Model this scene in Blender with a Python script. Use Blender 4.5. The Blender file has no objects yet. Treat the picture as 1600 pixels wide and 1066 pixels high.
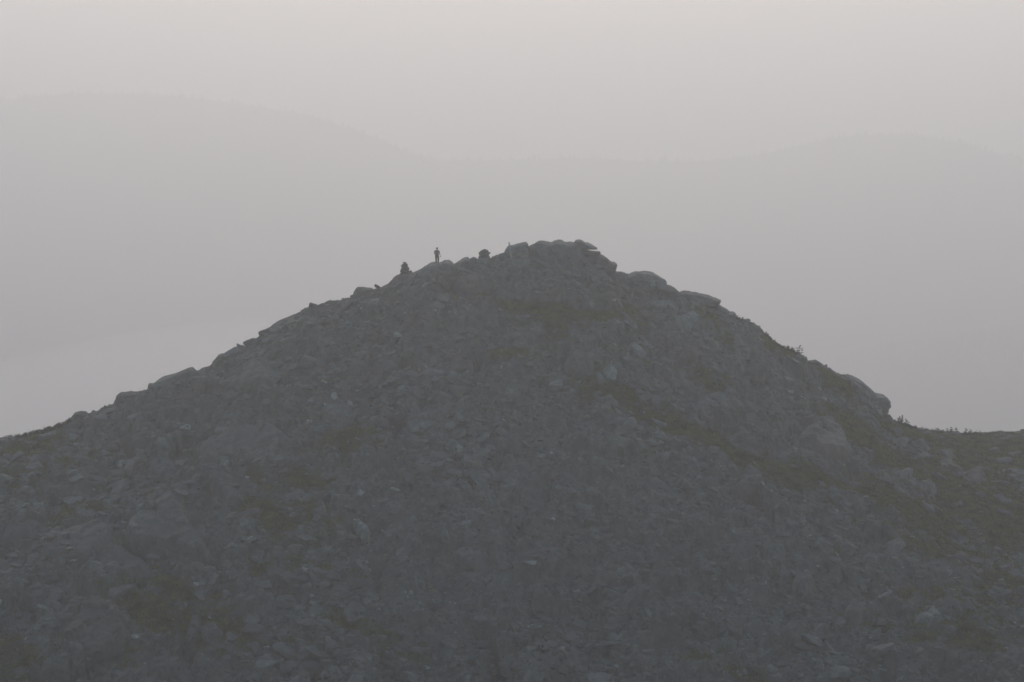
import bpy, bmesh, math, random
import numpy as np
from mathutils import Vector, Matrix, Euler
from mathutils.geometry import delaunay_2d_cdt

random.seed(7)
RNG = np.random.default_rng(11)
SC = bpy.context.scene
COL = SC.collection
rad = math.radians

# ------------------------------------------------------------------ camera
F_PX = 3425.0                      # focal length in photo pixels (1600 wide)
HORIZON = 40.0                     # photo row of the true horizon
PITCH = math.atan((533.0 - HORIZON) / F_PX)    # looking slightly down from a neighbouring height
cam_d = bpy.data.cameras.new("camera")
cam_d.sensor_width = 36.0
cam_d.lens = 36.0 * F_PX / 1600.0
cam_d.clip_start = 0.5
cam_d.clip_end = 40000.0
cam = bpy.data.objects.new("camera", cam_d)
cam.rotation_euler = (rad(90) - PITCH, 0, 0)
COL.objects.link(cam)
SC.camera = cam

# ------------------------------------------------------------------ world and sun
SUN_EL = 20.0
SUN_AZ = 0.0
world = bpy.data.worlds.new("World")
SC.world = world
world.use_nodes = True
wn = world.node_tree
wn.nodes.clear()
w_out = wn.nodes.new("ShaderNodeOutputWorld")
w_bg = wn.nodes.new("ShaderNodeBackground")
w_sky = wn.nodes.new("ShaderNodeTexSky")
w_sky.sky_type = 'NISHITA'
w_sky.sun_disc = False
w_sky.sun_elevation = rad(SUN_EL)
w_sky.sun_rotation = rad(SUN_AZ)
w_sky.air_density = 1.0
w_sky.dust_density = 1.0
w_sky.ozone_density = 1.0
w_bg.inputs["Strength"].default_value = 0.1
wn.links.new(w_sky.outputs[0], w_bg.inputs["Color"])
wn.links.new(w_bg.outputs[0], w_out.inputs["Surface"])

sun_d = bpy.data.lights.new("sun", 'SUN')
sun_d.energy = 0.6
sun_d.angle = rad(12)
sun_d.color = (1.0, 0.93, 0.86)
sun = bpy.data.objects.new("sun", sun_d)
sun.rotation_euler = (-rad(90 - SUN_EL), 0, 0)
COL.objects.link(sun)

SC.view_settings.view_transform = 'Standard'
SC.view_settings.look = 'None'
SC.view_settings.gamma = 1.0
SC.view_settings.exposure = 0.42
SC.render.engine = 'CYCLES'
SC.cycles.use_denoising = True
SC.cycles.use_adaptive_sampling = False
SC.cycles.max_bounces = 10
SC.cycles.diffuse_bounces = 2
SC.cycles.glossy_bounces = 1
SC.cycles.volume_bounces = 8
SC.cycles.transparent_max_bounces = 4
SC.cycles.filter_width = 1.5
SC.cycles.sample_clamp_indirect = 4.0
HAZE_DENSITY = 0.00078
HAZE_G = 0.48
HAZE_COLOR = (0.965, 0.94, 0.93)

# ------------------------------------------------------------------ helpers
cp, sp = math.cos(PITCH), math.sin(PITCH)

def at(px, py, Y):
    """world point seen at photo pixel (px, py) at distance Y along +Y"""
    a = (px - 800.0) / F_PX
    b = (533.0 - py) / F_PX
    dy = cp + b * sp
    dz = -sp + b * cp
    s = Y / dy
    return Vector((a * s, Y, dz * s))

def project(x, y, z):
    """numpy: world -> photo pixels"""
    d = y * cp - z * sp
    v = y * sp + z * cp
    return 800.0 + F_PX * x / d, 533.0 - F_PX * v / d

def _hash(ix, iy, iz, seed):
    n = (ix * 374761393 + iy * 668265263 + iz * 2147483647 + seed * 1274126177) & 0xffffffff
    n = ((n ^ (n >> 13)) * 1274126177) & 0xffffffff
    n = ((n ^ (n >> 16)) * 2246822519) & 0xffffffff
    n = n ^ (n >> 15)
    return (n & 0xffffff) / float(0xffffff)

def vnoise(x, y, z=0.0, seed=0):
    x = np.asarray(x, float); y = np.asarray(y, float); z = np.asarray(z, float) + np.zeros_like(x)
    ix = np.floor(x).astype(np.int64); iy = np.floor(y).astype(np.int64); iz = np.floor(z).astype(np.int64)
    fx = x - ix; fy = y - iy; fz = z - iz
    fx = fx * fx * (3 - 2 * fx); fy = fy * fy * (3 - 2 * fy); fz = fz * fz * (3 - 2 * fz)
    r = 0
    for a in (0, 1):
        for b in (0, 1):
            for c in (0, 1):
                w = (fx if a else 1 - fx) * (fy if b else 1 - fy) * (fz if c else 1 - fz)
                r = r + w * _hash(ix + a, iy + b, iz + c, seed)
    return r * 2 - 1

def fbm(x, y, z=0.0, oct=4, seed=0):
    r = 0; a = 1.0; s = 0
    for k in range(oct):
        r = r + a * vnoise(np.asarray(x) * 2 ** k, np.asarray(y) * 2 ** k, np.asarray(z) * 2 ** k, seed + k * 17)
        s += a; a *= 0.5
    return r / s

def cells(x, y, seed):
    """jittered-grid Voronoi: d1, d2, cell ids, offset from the cell seed"""
    ix = np.floor(x).astype(np.int64); iy = np.floor(y).astype(np.int64)
    d1 = np.full(x.shape, 9e9); d2 = np.full(x.shape, 9e9)
    cx = np.zeros(x.shape, np.int64); cy = np.zeros(x.shape, np.int64)
    ox = np.zeros(x.shape); oy = np.zeros(x.shape)
    for a in (-1, 0, 1):
        for b in (-1, 0, 1):
            jx = ix + a; jy = iy + b
            sx = jx + 0.1 + 0.8 * _hash(jx, jy, jx * 0, seed)
            sy = jy + 0.1 + 0.8 * _hash(jx, jy, jx * 0 + 1, seed)
            d = np.hypot(x - sx, y - sy)
            near = d < d1
            d2 = np.where(near, d1, np.minimum(d2, d))
            cx = np.where(near, jx, cx); cy = np.where(near, jy, cy)
            ox = np.where(near, x - sx, ox); oy = np.where(near, y - sy, oy)
            d1 = np.where(near, d, d1)
    return d1, d2, cx, cy, ox, oy

def tag(o, label=None, cat=None, group=None, kind=None):
    if label: o["label"] = label
    if cat: o["category"] = cat
    if group: o["group"] = group
    if kind: o["kind"] = kind
    return o

def empty(name, loc=(0, 0, 0)):
    o = bpy.data.objects.new(name, None)
    o.empty_display_size = 0.3
    o.location = loc
    COL.objects.link(o)
    return o

def link_mesh(name, me, mat=None, parent=None):
    o = bpy.data.objects.new(name, me)
    if mat is not None and not me.materials:
        me.materials.append(mat)
    COL.objects.link(o)
    if parent is not None:
        o.parent = parent
    return o

def mesh_from(name, V, Fc, smooth=False):
    me = bpy.data.meshes.new(name)
    V = np.asarray(V, np.float32)
    if isinstance(Fc, np.ndarray):
        n, k = Fc.shape
        me.vertices.add(len(V)); me.vertices.foreach_set("co", V.ravel())
        me.loops.add(n * k); me.loops.foreach_set("vertex_index", Fc.astype(np.int32).ravel())
        me.polygons.add(n)
        me.polygons.foreach_set("loop_start", np.arange(0, n * k, k, dtype=np.int32))
        me.update(calc_edges=True)
    else:
        me.from_pydata([tuple(map(float, v)) for v in V], [], Fc)
    me.polygons.foreach_set("use_smooth", np.full(len(me.polygons), smooth))
    me.validate()
    me.update()
    return me

# ------------------------------------------------------------------ materials
def new_mat(name):
    m = bpy.data.materials.new(name)
    m.use_nodes = True
    nt = m.node_tree
    nt.nodes.clear()
    out = nt.nodes.new("ShaderNodeOutputMaterial")
    b = nt.nodes.new("ShaderNodeBsdfPrincipled")
    b.inputs["Roughness"].default_value = 0.95
    b.inputs["Specular IOR Level"].default_value = 0.2
    nt.links.new(b.outputs[0], out.inputs[0])
    return m, nt, b

def N(nt, t, **kw):
    n = nt.nodes.new(t)
    for k, v in kw.items():
        setattr(n, k, v)
    return n

def noise(nt, vec, scale, detail=5, rough=0.6):
    n = N(nt, "ShaderNodeTexNoise")
    n.inputs["Scale"].default_value = scale
    n.inputs["Detail"].default_value = detail
    n.inputs["Roughness"].default_value = rough
    nt.links.new(vec, n.inputs["Vector"])
    return n.outputs["Fac"]

def ramp(nt, fac, stops):
    r = N(nt, "ShaderNodeValToRGB")
    e = r.color_ramp.elements
    while len(e) < len(stops):
        e.new(0.5)
    for el, (p, c) in zip(e, stops):
        el.position = p
        el.color = (*c, 1)
    nt.links.new(fac, r.inputs[0])
    return r.outputs[0]

def mix(nt, fac, a, b, mode='MIX'):
    m = N(nt, "ShaderNodeMix", data_type='RGBA', blend_type=mode)
    if isinstance(fac, float): m.inputs[0].default_value = fac
    else: nt.links.new(fac, m.inputs[0])
    for s, i in ((a, 6), (b, 7)):
        if isinstance(s, tuple): m.inputs[i].default_value = (*s, 1)
        else: nt.links.new(s, m.inputs[i])
    return m.outputs[2]

def rock_material(name, tint_source, base=1.0, veg=False):
    m, nt, b = new_mat(name)
    geo = N(nt, "ShaderNodeNewGeometry").outputs["Position"]
    big = noise(nt, geo, 0.16, 3, 0.55)
    mid = noise(nt, geo, 0.9, 6, 0.68)
    fine = noise(nt, geo, 4.5, 6, 0.75)
    g = base
    col = ramp(nt, mid, [(0.28, (0.098 * g, 0.10 * g, 0.084 * g)), (0.5, (0.18 * g, 0.183 * g, 0.155 * g)),
                         (0.72, (0.268 * g, 0.27 * g, 0.232 * g))])
    # brownish / lichen-green drifts over the rock
    col = mix(nt, ramp(nt, big, [(0.42, (0, 0, 0)), (0.62, (0.55, 0.55, 0.55))]), col, (0.19 * g, 0.165 * g, 0.15 * g))
    # tint of the single stone
    if tint_source == 'object':
        t = N(nt, "ShaderNodeObjectInfo").outputs["Random"]
    else:
        t = N(nt, "ShaderNodeAttribute", attribute_name="tint").outputs["Fac"]
    if tint_source == 'object':
        tone = ramp(nt, t, [(0.0, (0.68, 0.67, 0.67)), (0.4, (0.92, 0.87, 0.84)), (0.7, (0.98, 1.03, 1.01)), (1.0, (1.16, 1.18, 1.17))])
    else:
        tone = ramp(nt, t, [(0.0, (0.74, 0.72, 0.71)), (0.35, (0.92, 0.88, 0.85)), (0.6, (0.97, 1.01, 0.98)), (0.9, (1.06, 1.09, 1.06)), (1.0, (1.7, 1.75, 1.78))])
    col = mix(nt, 1.0, col, tone, 'MULTIPLY')
    # pale and dark lichen spots
    col = mix(nt, ramp(nt, fine, [(0.60, (0, 0, 0)), (0.74, (0.5, 0.5, 0.5))]), col, (0.33 * g, 0.335 * g, 0.29 * g))
    col = mix(nt, ramp(nt, fine, [(0.26, (0.7, 0.7, 0.7)), (0.42, (0, 0, 0))]), col, (0.055 * g, 0.055 * g, 0.055 * g))
    if veg:
        v = N(nt, "ShaderNodeAttribute", attribute_name="veg").outputs["Fac"]
        vcol = ramp(nt, fine, [(0.3, (0.055, 0.052, 0.022)), (0.55, (0.115, 0.11, 0.044)), (0.75, (0.17, 0.16, 0.07))])
        col = mix(nt, v, col, vcol)
    nt.links.new(col, b.inputs["Base Color"])
    bump = N(nt, "ShaderNodeBump")
    bump.inputs["Strength"].default_value = 0.75
    bump.inputs["Distance"].default_value = 0.22
    h = mix(nt, 0.45, mid, fine)
    nt.links.new(h, bump.inputs["Height"])
    nt.links.new(bump.outputs[0], b.inputs["Normal"])
    return m

def plain_material(name, c, rough=0.9, var=0.25, scale=6.0):
    m, nt, b = new_mat(name)
    b.inputs["Roughness"].default_value = rough
    geo = N(nt, "ShaderNodeNewGeometry").outputs["Position"]
    f = noise(nt, geo, scale, 4, 0.65)
    lo = tuple(x * (1 - var) for x in c); hi = tuple(x * (1 + var) for x in c)
    nt.links.new(ramp(nt, f, [(0.3, lo), (0.7, hi)]), b.inputs["Base Color"])
    return m

M_TERRAIN = rock_material("hillside_rock", 'attribute', 0.92, veg=True)
M_BED = rock_material("dark_bedrock", 'object', 0.74)
M_SCREE = rock_material("scree_rock", 'attribute')
M_ROCK = rock_material("boulder_rock", 'object')
M_PALE = rock_material("pale_rock", 'attribute', 1.75)
M_HEATH = plain_material("heath_leaves", (0.14, 0.14, 0.05), var=0.5, scale=0.8)
M_NEEDLE = plain_material("spruce_needles", (0.045, 0.052, 0.03), var=0.4, scale=3.0)
M_BARK = plain_material("spruce_bark", (0.10, 0.085, 0.07))
M_WOOD = plain_material("weathered_wood", (0.38, 0.37, 0.34), scale=9.0)
M_FOREST = plain_material("far_forest", (0.05, 0.055, 0.045), scale=0.01)

# ------------------------------------------------------------------ the hill: skyline of the photograph carried by the crest
SKY = np.array([(-400, 770), (-200, 735), (0, 690), (30, 684), (70, 674), (107, 662), (112, 657), (137, 652), (150, 648), (165, 637),
    (181, 630), (225, 617), (240, 604), (258, 594), (297, 582), (320, 578), (333, 572), (352, 560), (368, 550),
    (380, 545), (400, 530), (420, 516), (440, 507), (460, 496), (480, 484), (500, 476), (520, 472), (553, 464),
    (580, 454), (607, 442), (625, 435), (645, 427), (672, 415), (705, 418), (725, 410), (745, 408), (770, 407),
    (790, 404), (830, 396), (870, 393), (910, 397), (940, 408), (958, 427), (980, 433), (1000, 440), (1040, 448),
    (1065, 462), (1120, 477), (1150, 499), (1165, 502), (1190, 518), (1205, 536), (1225, 547), (1245, 555), (1265, 568),
    (1285, 576), (1300, 586), (1330, 595), (1352, 620), (1375, 648), (1392, 660), (1420, 669), (1450, 676),
    (1480, 679), (1515, 682), (1525, 680), (1550, 682), (1570, 678), (1600, 676), (1700, 690), (1900, 740), (2100, 800)], float)

def crest_y_of_px(px):
    return np.interp(px, [-400, 0, 350, 800, 1150, 1390, 1600, 2100], [222, 234, 243, 250, 252, 262, 274, 284])

_cp = [at(p[0], p[1], float(crest_y_of_px(p[0]))) for p in SKY]
CX = np.array([v.x for v in _cp]); CY = np.array([v.y for v in _cp]); CZ = np.array([v.z for v in _cp])

def smooth_interp(x, X, Y):
    return np.interp(x, X, Y)

Y_BASE = 182.0
Z_BASE = -math.tan(math.atan(533.0 / F_PX) + PITCH) * Y_BASE - 1.0

VEG = [  # px, py, half width, half height, slope(dy/dx), strength
    (430, 815, 55, 26, 0.45, 1.0), (480, 800, 50, 22, 0.35, .8), (540, 690, 70, 26, 0.1, .8), (480, 750, 45, 18, .2, .7),
    (415, 760, 40, 20, .2, .5),
    (890, 482, 60, 12, 0.15, 1.0), (945, 492, 40, 12, .3, 1.0), (870, 500, 28, 14, 0.5, 1.0), (780, 462, 70, 9, .2, .7), (995, 500, 35, 16, .5, .5),
    (830, 470, 40, 10, .3, .8), (1110, 500, 40, 16, .6, .6), (1130, 515, 30, 18, .8, .6), (800, 555, 40, 10, .2, .5),
    (960, 615, 90, 16, 0.3, .8), (1040, 660, 90, 18, .35, .9), (1150, 700, 90, 18, .4, .9), (1110, 590, 50, 20, .5, .5),
    (1190, 710, 60, 20, .5, .7), (1250, 745, 70, 22, .35, 1.0), (1340, 665, 70, 18, .75, 1.0), (1390, 710, 90, 18, .7, 1.0),
    (1310, 600, 35, 16, .8, .9), (1290, 590, 30, 12, .8, .8), (1470, 760, 90, 26, .45, 1.0), (1420, 800, 120, 26, .35, 1.0),
    (1540, 720, 110, 46, .15, 1.0), (1570, 800, 90, 60, .3, 1.0), (1480, 860, 110, 30, .3, .6), (1590, 900, 90, 60, .2, .6),
    (1430, 685, 60, 12, .35, 1.0), (1520, 1000, 120, 40, .1, .5), (1150, 1050, 60, 18, .2, .8),
    (1215, 545, 40, 8, .6, 1.0), (50, 690, 80, 16, -.3, .75), (90, 720, 90, 20, -.3, .4),
    (230, 955, 45, 40, .5, 1.0), (330, 975, 55, 36, .2, 1.0), (270, 920, 50, 22, .5, .8), (150, 1010, 70, 26, .2, .7),
    (390, 890, 45, 18, .1, .7), (480, 880, 45, 16, .1, .6), (30, 1030, 60, 40, .1, .6), (250, 770, 40, 10, -.3, .7),
    (560, 1000, 60, 16, .1, .6), (530, 980, 50, 16, .1, .7), (640, 1030, 60, 14, .1, .4), (450, 1030, 80, 16, .1, .5),
    (110, 800, 60, 14, -.3, .5), (600, 470, 40, 6, -.4, .3), (1330, 960, 70, 14, .2, .5), (1460, 940, 70, 14, .2, .6),
]

def veg_mask(px, py):
    m = np.zeros_like(px)
    for (cx, cy, a, b, k, s) in VEG:
        dx = px - cx
        dy = py - cy - k * dx
        m = np.maximum(m, s * np.exp(-(dx / a) ** 2 - (dy / b) ** 2))
    return m

def base_height(x, y):
    zc = np.interp(x, CX, CZ); yc = np.interp(x, CX, CY)
    d = yc - y
    a = 5.0
    rise = np.maximum(zc - Z_BASE, 2.0)
    s = rise / (np.sqrt((yc - Y_BASE) ** 2 + a * a) - a)
    front = zc - s * (np.sqrt(d * d + a * a) - a)
    # below the frame the slope runs out into the saddle before the camera's own height
    t = np.clip((Y_BASE - y) / (Y_BASE - 100.0), 0, 1)
    low = Z_BASE - 0.62 * (Y_BASE - y) * (1 - 0.45 * t)
    own = -1.8 - 0.45 * np.maximum(y, 0) + 0.05 * np.minimum(y, 0)
    lowk = np.maximum(low, own)
    front = np.where(y < Y_BASE, lowk, front)
    back = zc - 0.55 * (np.sqrt(d * d + 9) - 3)
    z = np.where(d >= 0, front, back)
    valley = -600 + 12 * vnoise(x / 700.0, y / 700.0, 0, 5)
    z = np.where(y > 150, np.maximum(z, valley), z)
    return z

def relief(x, y, z):
    yc = np.interp(x, CX, CY)
    d = yc - y
    fade = np.clip(np.abs(d) / 6.0, 0.0, 1)
    near = np.exp(-(np.maximum(np.abs(x) - 70, 0) / 30) ** 2) * np.clip((y - 150) / 20, 0, 1) * np.exp(-(np.maximum(y - 290, 0) / 30) ** 2)
    px, py = project(x, np.maximum(y, 1), z)
    vg = veg_mask(px, py)
    vg = np.clip(vg * 1.5 + 0.55 * fbm(x / 2.6, y / 2.6, 0, 3, 3) + 0.5 * fbm(x / 0.8, y / 0.8, 0, 2, 13) - 0.24, 0, 1)
    # broad swells, gullies running downhill
    r = 1.3 * fade * fbm(x / 13.0, y / 17.0, 0, 4, 1)
    rib = 1 - np.abs(fbm((x + 0.35 * y) / 9.0, y / 26.0, 0, 3, 9))
    r = r + fade * 1.1 * (rib - 0.8)
    # slab cells, large and small
    wx = x + 0.8 * fbm(x / 3, y / 3, 0, 3, 21); wy = y + 0.8 * fbm(x / 3, y / 3, 0, 3, 31)
    rock = np.clip(1 - vg * 1.5, 0, 1)
    for (sc, sa, h, tilt, cr, sd) in ((5.2, 0.75, 0.75, 0.30, 0.35, 101), (2.1, 0.7, 0.34, 0.42, 0.22, 202), (0.95, 0.8, 0.16, 0.45, 0.1, 303)):
        ux = (wx * 0.94 + wy * 0.34) / sc; uy = (wy * 0.94 - wx * 0.34) / (sc * sa)
        d1, d2, ci, cj, ox, oy = cells(ux, uy, sd)
        hh = (_hash(ci, cj, ci * 0 + 5, sd) * 2 - 1) * h
        tx = (_hash(ci, cj, ci * 0 + 6, sd) * 2 - 1) * tilt
        ty = (_hash(ci, cj, ci * 0 + 7, sd) * 2 - 1) * tilt
        e = d2 - d1
        crack = -cr * np.exp(-(e / 0.09) ** 2)
        r = r + rock * (0.08 + 0.92 * fade) * (hh + (tx * ox + ty * oy) * sc + crack)
    r = r + 0.10 * fbm(x / 0.9, y / 0.9, 0, 3, 77)
    return r * near, vg * near

def axis(lo, hi, step, ends):
    a = list(np.arange(lo, hi + step * 0.5, step))
    out = []
    v = lo; s = step
    while v > ends[0]:
        s *= 1.28; v -= s; out.append(v)
    left = out[::-1]
    out = []
    v = hi; s = step
    while v < ends[1]:
        s *= 1.28; v += s; out.append(v)
    return np.array(left + a + out)

GX = axis(-68.0, 72.0, 0.28, (-5000, 5000))
GY = axis(176.0, 278.0, 0.28, (-400, 9500))
XX, YY = np.meshgrid(GX, GY)
ZB = base_height(XX, YY)
RL, VGm = relief(XX, YY, ZB)
ZZ = ZB + RL

def grid_sample(Z, x, y):
    x = np.atleast_1d(np.asarray(x, float)); y = np.atleast_1d(np.asarray(y, float))
    i = np.clip(np.searchsorted(GX, x) - 1, 0, len(GX) - 2)
    j = np.clip(np.searchsorted(GY, y) - 1, 0, len(GY) - 2)
    u = (x - GX[i]) / (GX[i + 1] - GX[i]); v = (y - GY[j]) / (GY[j + 1] - GY[j])
    return (Z[j, i] * (1 - u) * (1 - v) + Z[j, i + 1] * u * (1 - v) + Z[j + 1, i] * (1 - u) * v + Z[j + 1, i + 1] * u * v)

def hit(px, py, Z=None):
    """point of the hillside seen at a photo pixel"""
    Z = ZB if Z is None else Z
    ys = np.arange(178.0, 290.0, 0.2)
    P = [at(px, py, 1.0)]
    x = P[0].x * ys; z = P[0].z * ys
    g = grid_sample(Z, x, ys)
    k = np.nonzero(g >= z)[0]
    i = int(k[0]) if len(k) else int(np.argmin(np.abs(g - z)))
    return Vector((x[i], ys[i], float(g[i])))

def normal_at(x, y):
    e = 1.5
    gx = (grid_sample(ZB, x + e, y) - grid_sample(ZB, x - e, y))[0] / (2 * e)
    gy = (grid_sample(ZB, x, y + e) - grid_sample(ZB, x, y - e))[0] / (2 * e)
    return Vector((-gx, -gy, 1)).normalized()

ny, nx = XX.shape
idx = np.arange(nx * ny).reshape(ny, nx)
quads = np.stack([idx[:-1, :-1], idx[:-1, 1:], idx[1:, 1:], idx[1:, :-1]], -1).reshape(-1, 4)
me = mesh_from("hillside", np.stack([XX, YY, ZZ], -1).reshape(-1, 3), quads, smooth=False)
at_v = me.attributes.new("veg", 'FLOAT', 'POINT'); at_v.data.foreach_set("value", VGm.ravel().astype(np.float32))
tt = 0.5 + 0.3 * fbm(XX / 3.0, YY / 3.0, 0, 2, 51)
at_t = me.attributes.new("tint", 'FLOAT', 'POINT'); at_t.data.foreach_set("value", tt.ravel().astype(np.float32))
hillside = link_mesh("hillside", me, M_TERRAIN)
tag(hillside, "rocky hill of grey broken stone rising to a summit under haze", kind="structure")

# ------------------------------------------------------------------ far wooded ridges
def far_ridge(name, line, Y, depth, seed, foot, label, tall=1.0, mat=None):
    pts = [at(px, py, Y) for px, py in line]
    X = np.array([p.x for p in pts]); Zr = np.array([p.z for p in pts])
    xs = np.linspace(X[0], X[-1], 260); ts = np.linspace(0, 1, 26)
    A, T = np.meshgrid(xs, ts)
    crest = np.interp(A, X, Zr) - 6.0
    ys = Y - depth + T * depth * 1.6
    k = np.clip(1 - np.abs(ys - Y) / depth, 0, 1)
    k = k * k * (3 - 2 * k)
    z = foot + (crest - foot) * k + (1 - k) * k * 260 * fbm(A / 420.0, ys / 900.0, 0, 4, seed)
    n1, n0 = z.shape
    ii = np.arange(n1 * n0).reshape(n1, n0)
    q = np.stack([ii[:-1, :-1], ii[:-1, 1:], ii[1:, 1:], ii[1:, :-1]], -1).reshape(-1, 4)
    m = mesh_from(name, np.stack([A, ys, z], -1).reshape(-1, 3), q, True)
    o = link_mesh(name, m, mat or M_FOREST)
    tag(o, label, kind="structure")
    if tall == 0:
        return o
    # spruce tops along the crest, one ragged mass
    r = np.random.default_rng(seed)
    V = []; Fc = []
    for c in range(1700):
        x = r.uniform(X[0], X[-1]); yy = Y + r.uniform(-120, 40)
        kk = 1 - abs(yy - Y) / depth
        zz = foot + (np.interp(x, X, Zr) - 6 - foot) * kk * kk * (3 - 2 * kk)
        h = r.uniform(4, 12) * (1.5 if r.random() < .06 else 1) * tall; w = h * r.uniform(.25, .45)
        b = len(V)
        for q_ in range(5):
            a = q_ * 2 * math.pi / 5
            V.append((x + w * math.cos(a), yy + w * math.sin(a), zz - 3))
        V.append((x, yy, zz + h))
        for q_ in range(5):
            Fc.append((b + q_, b + (q_ + 1) % 5, b + 5))
    f = link_mesh("forest", mesh_from("forest", V, Fc), M_FOREST)
    tag(f, "ragged line of far spruce tops along the hazy ridge", kind="stuff")
    return o

far_ridge("far_ridge", [(-900, 230), (-300, 165), (0, 152), (100, 142), (250, 144), (360, 157), (470, 174), (560, 202), (640, 236),
    (700, 248), (800, 247), (900, 244), (1000, 248), (1100, 249), (1180, 241), (1250, 226), (1320, 210), (1420, 206),
    (1500, 219), (1600, 246), (1900, 300), (2500, 330)], 4200.0, 1900.0, 3, -610, "faint wooded ridge far behind the summit in haze")
far_ridge("near_ridge", [(900, 640), (1150, 600), (1300, 565), (1380, 549), (1480, 530), (1600, 514), (1800, 480), (2300, 430)], 2900.0, 900.0, 4, -610,
    "low faint wooded spur behind the right shoulder of the hill", 0.6)

# ------------------------------------------------------------------ rocks
def hull_rock(name, seed, flat=0.6, n=16, rough=0.0, sub=0, tintval=None):
    r = np.random.default_rng(seed)
    bm = bmesh.new()
    for k in range(n):
        v = r.normal(size=3); v /= np.linalg.norm(v)
        v = np.sign(v) * np.abs(v) ** 0.55            # squarer, blockier
        v *= r.uniform(0.82, 1.08)
        bm.verts.new((0.5 * v[0] * 1.15, 0.5 * v[1] * 0.9, 0.5 * v[2] * flat))
    res = bmesh.ops.convex_hull(bm, input=bm.verts)
    junk = [e for e in res["geom_interior"] if isinstance(e, bmesh.types.BMVert)]
    if junk: bmesh.ops.delete(bm, geom=junk, context='VERTS')
    loose = [v for v in bm.verts if not v.link_faces]
    if loose: bmesh.ops.delete(bm, geom=loose, context='VERTS')
    if sub:
        bmesh.ops.bevel(bm, geom=list(bm.edges), offset=0.03, segments=1, affect='EDGES', profile=0.6)
        bmesh.ops.triangulate(bm, faces=bm.faces)
        bmesh.ops.subdivide_edges(bm, edges=list(bm.edges), cuts=sub, use_grid_fill=True)
        co = np.array([v.co for v in bm.verts])
        d = rough * fbm(co[:, 0] * 3 + seed, co[:, 1] * 3, co[:, 2] * 3, 3, seed)
        # ledges: quantised relief
        d += rough * 0.5 * np.round(2 * vnoise(co[:, 0] * 2.2 + seed, co[:, 1] * 2.2, co[:, 2] * 5, seed + 5)) / 2
        for v, k in zip(bm.verts, d):
            v.co += v.co.normalized() * float(k)
    bm.normal_update()
    m = bpy.data.meshes.new(name)
    bm.to_mesh(m); bm.free()
    return m

BIG = [hull_rock("boulder", 300 + k, flat=[.45, .6, .75, .5, .35, .65][k % 6], n=14 + k % 5, rough=0.055, sub=2) for k in range(14)]
for m in BIG: m.materials.append(M_ROCK)

SMALL = []
for k in range(28):
    m = hull_rock("stone", 500 + k, flat=[.45, .6, .75, .5, .35, .65, .3][k % 7], n=11 + k % 4)
    m.calc_loop_triangles()
    v = np.array([p.co for p in m.vertices]); t = np.array([q.vertices for q in m.loop_triangles])
    SMALL.append((v, t))
    bpy.data.meshes.remove(m)

def rot_to(n, spin, tilt, r):
    """matrix taking local z near the normal n with a spin and some random tilt"""
    q = Vector((0, 0, 1)).rotation_difference(n)
    e = Euler((r.normal() * tilt, r.normal() * tilt, 0)).to_matrix()
    return q.to_matrix() @ e @ Matrix.Rotation(spin, 3, 'Z')

# candidate stones over the visible hillside
NST = 36000
cx = RNG.uniform(-66, 70, NST * 2); cy = RNG.uniform(179, 274, NST * 2)
yc = np.interp(cx, CX, CY)
zz = grid_sample(ZZ, cx, cy); vg = grid_sample(VGm, cx, cy)
px, py = project(cx, cy, zz)
keep = (cy < yc - 0.3) & (px > -30) & (px < 1630) & (py < 1095)
keep &= ~((cy > yc - 2.6) & (px > 600) & (px < 1155))
keep &= RNG.random(len(cx)) > np.clip(vg * 1.5, 0, 0.93)
# fewer loose stones on the bedrock of the upper left and lower left
bed = np.clip(0.6 - (px - 250) / 500, 0, 0.6) + 0.25 * np.exp(-((py - 450) / 80) ** 2)
keep &= RNG.random(len(cx)) > bed
cx, cy, zz, vg, px, py = [a[keep][:NST] for a in (cx, cy, zz, vg, px, py)]
u = RNG.random(len(cx))
size = 0.34 * (1 - u * 0.985) ** -0.42
size = np.clip(size, 0.34, 2.1)
scree = np.exp(-((px - 900) / 420) ** 2) * np.clip((py - 560) / 200, 0, 1)
size *= (1.0 + 0.1 * scree) * np.clip(1.0 + 1.1 * fbm((cx + .3 * cy) / 8.0, cy / 20.0, 0, 3, 91), 0.55, 1.6)   # sorted runs down the slope
size = np.clip(size, 0.28, 2.2)
order = np.argsort(-size)
NRM = np.stack([-(grid_sample(ZB, cx + 1.5, cy) - grid_sample(ZB, cx - 1.5, cy)) / 3.0,
                -(grid_sample(ZB, cx, cy + 1.5) - grid_sample(ZB, cx, cy - 1.5)) / 3.0, np.ones(len(cx))], -1)
N_BIG = 195
V = []; T = []; TI = []; base = 0
for rank, i in enumerate(order):
    n = Vector(NRM[i]).normalized()
    n = (n + Vector((0, 0, 0.25))).normalized()
    spin = RNG.normal() * 0.7 - 0.35
    R = rot_to(n, spin, 0.28, RNG)
    s = size[i]
    sc3 = Vector((s * RNG.uniform(0.9, 1.5), s * RNG.uniform(0.7, 1.1), s * RNG.uniform(0.7, 1.15)))
    loc = Vector((cx[i], cy[i], zz[i] + s * 0.06))
    if rank < N_BIG:
        o = link_mesh("boulder", BIG[rank % len(BIG)], parent=hillside)
        o.matrix_world = Matrix.Translation(loc) @ R.to_4x4() @ Matrix.Diagonal((*sc3, 1))
    else:
        v, t = SMALL[int(RNG.integers(len(SMALL)))]
        M3 = np.array(R) @ np.diag(sc3)
        V.append(v @ M3.T + np.array(loc)); T.append(t + base); base += len(v)
        tv = RNG.random() * 0.9
        if RNG.random() < 0.012: tv = 1.0
        TI.append(np.full(len(v), tv, np.float32))
me = mesh_from("scree", np.concatenate(V), np.concatenate(T))
a = me.attributes.new("tint", 'FLOAT', 'POINT'); a.data.foreach_set("value", np.concatenate(TI))
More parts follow.
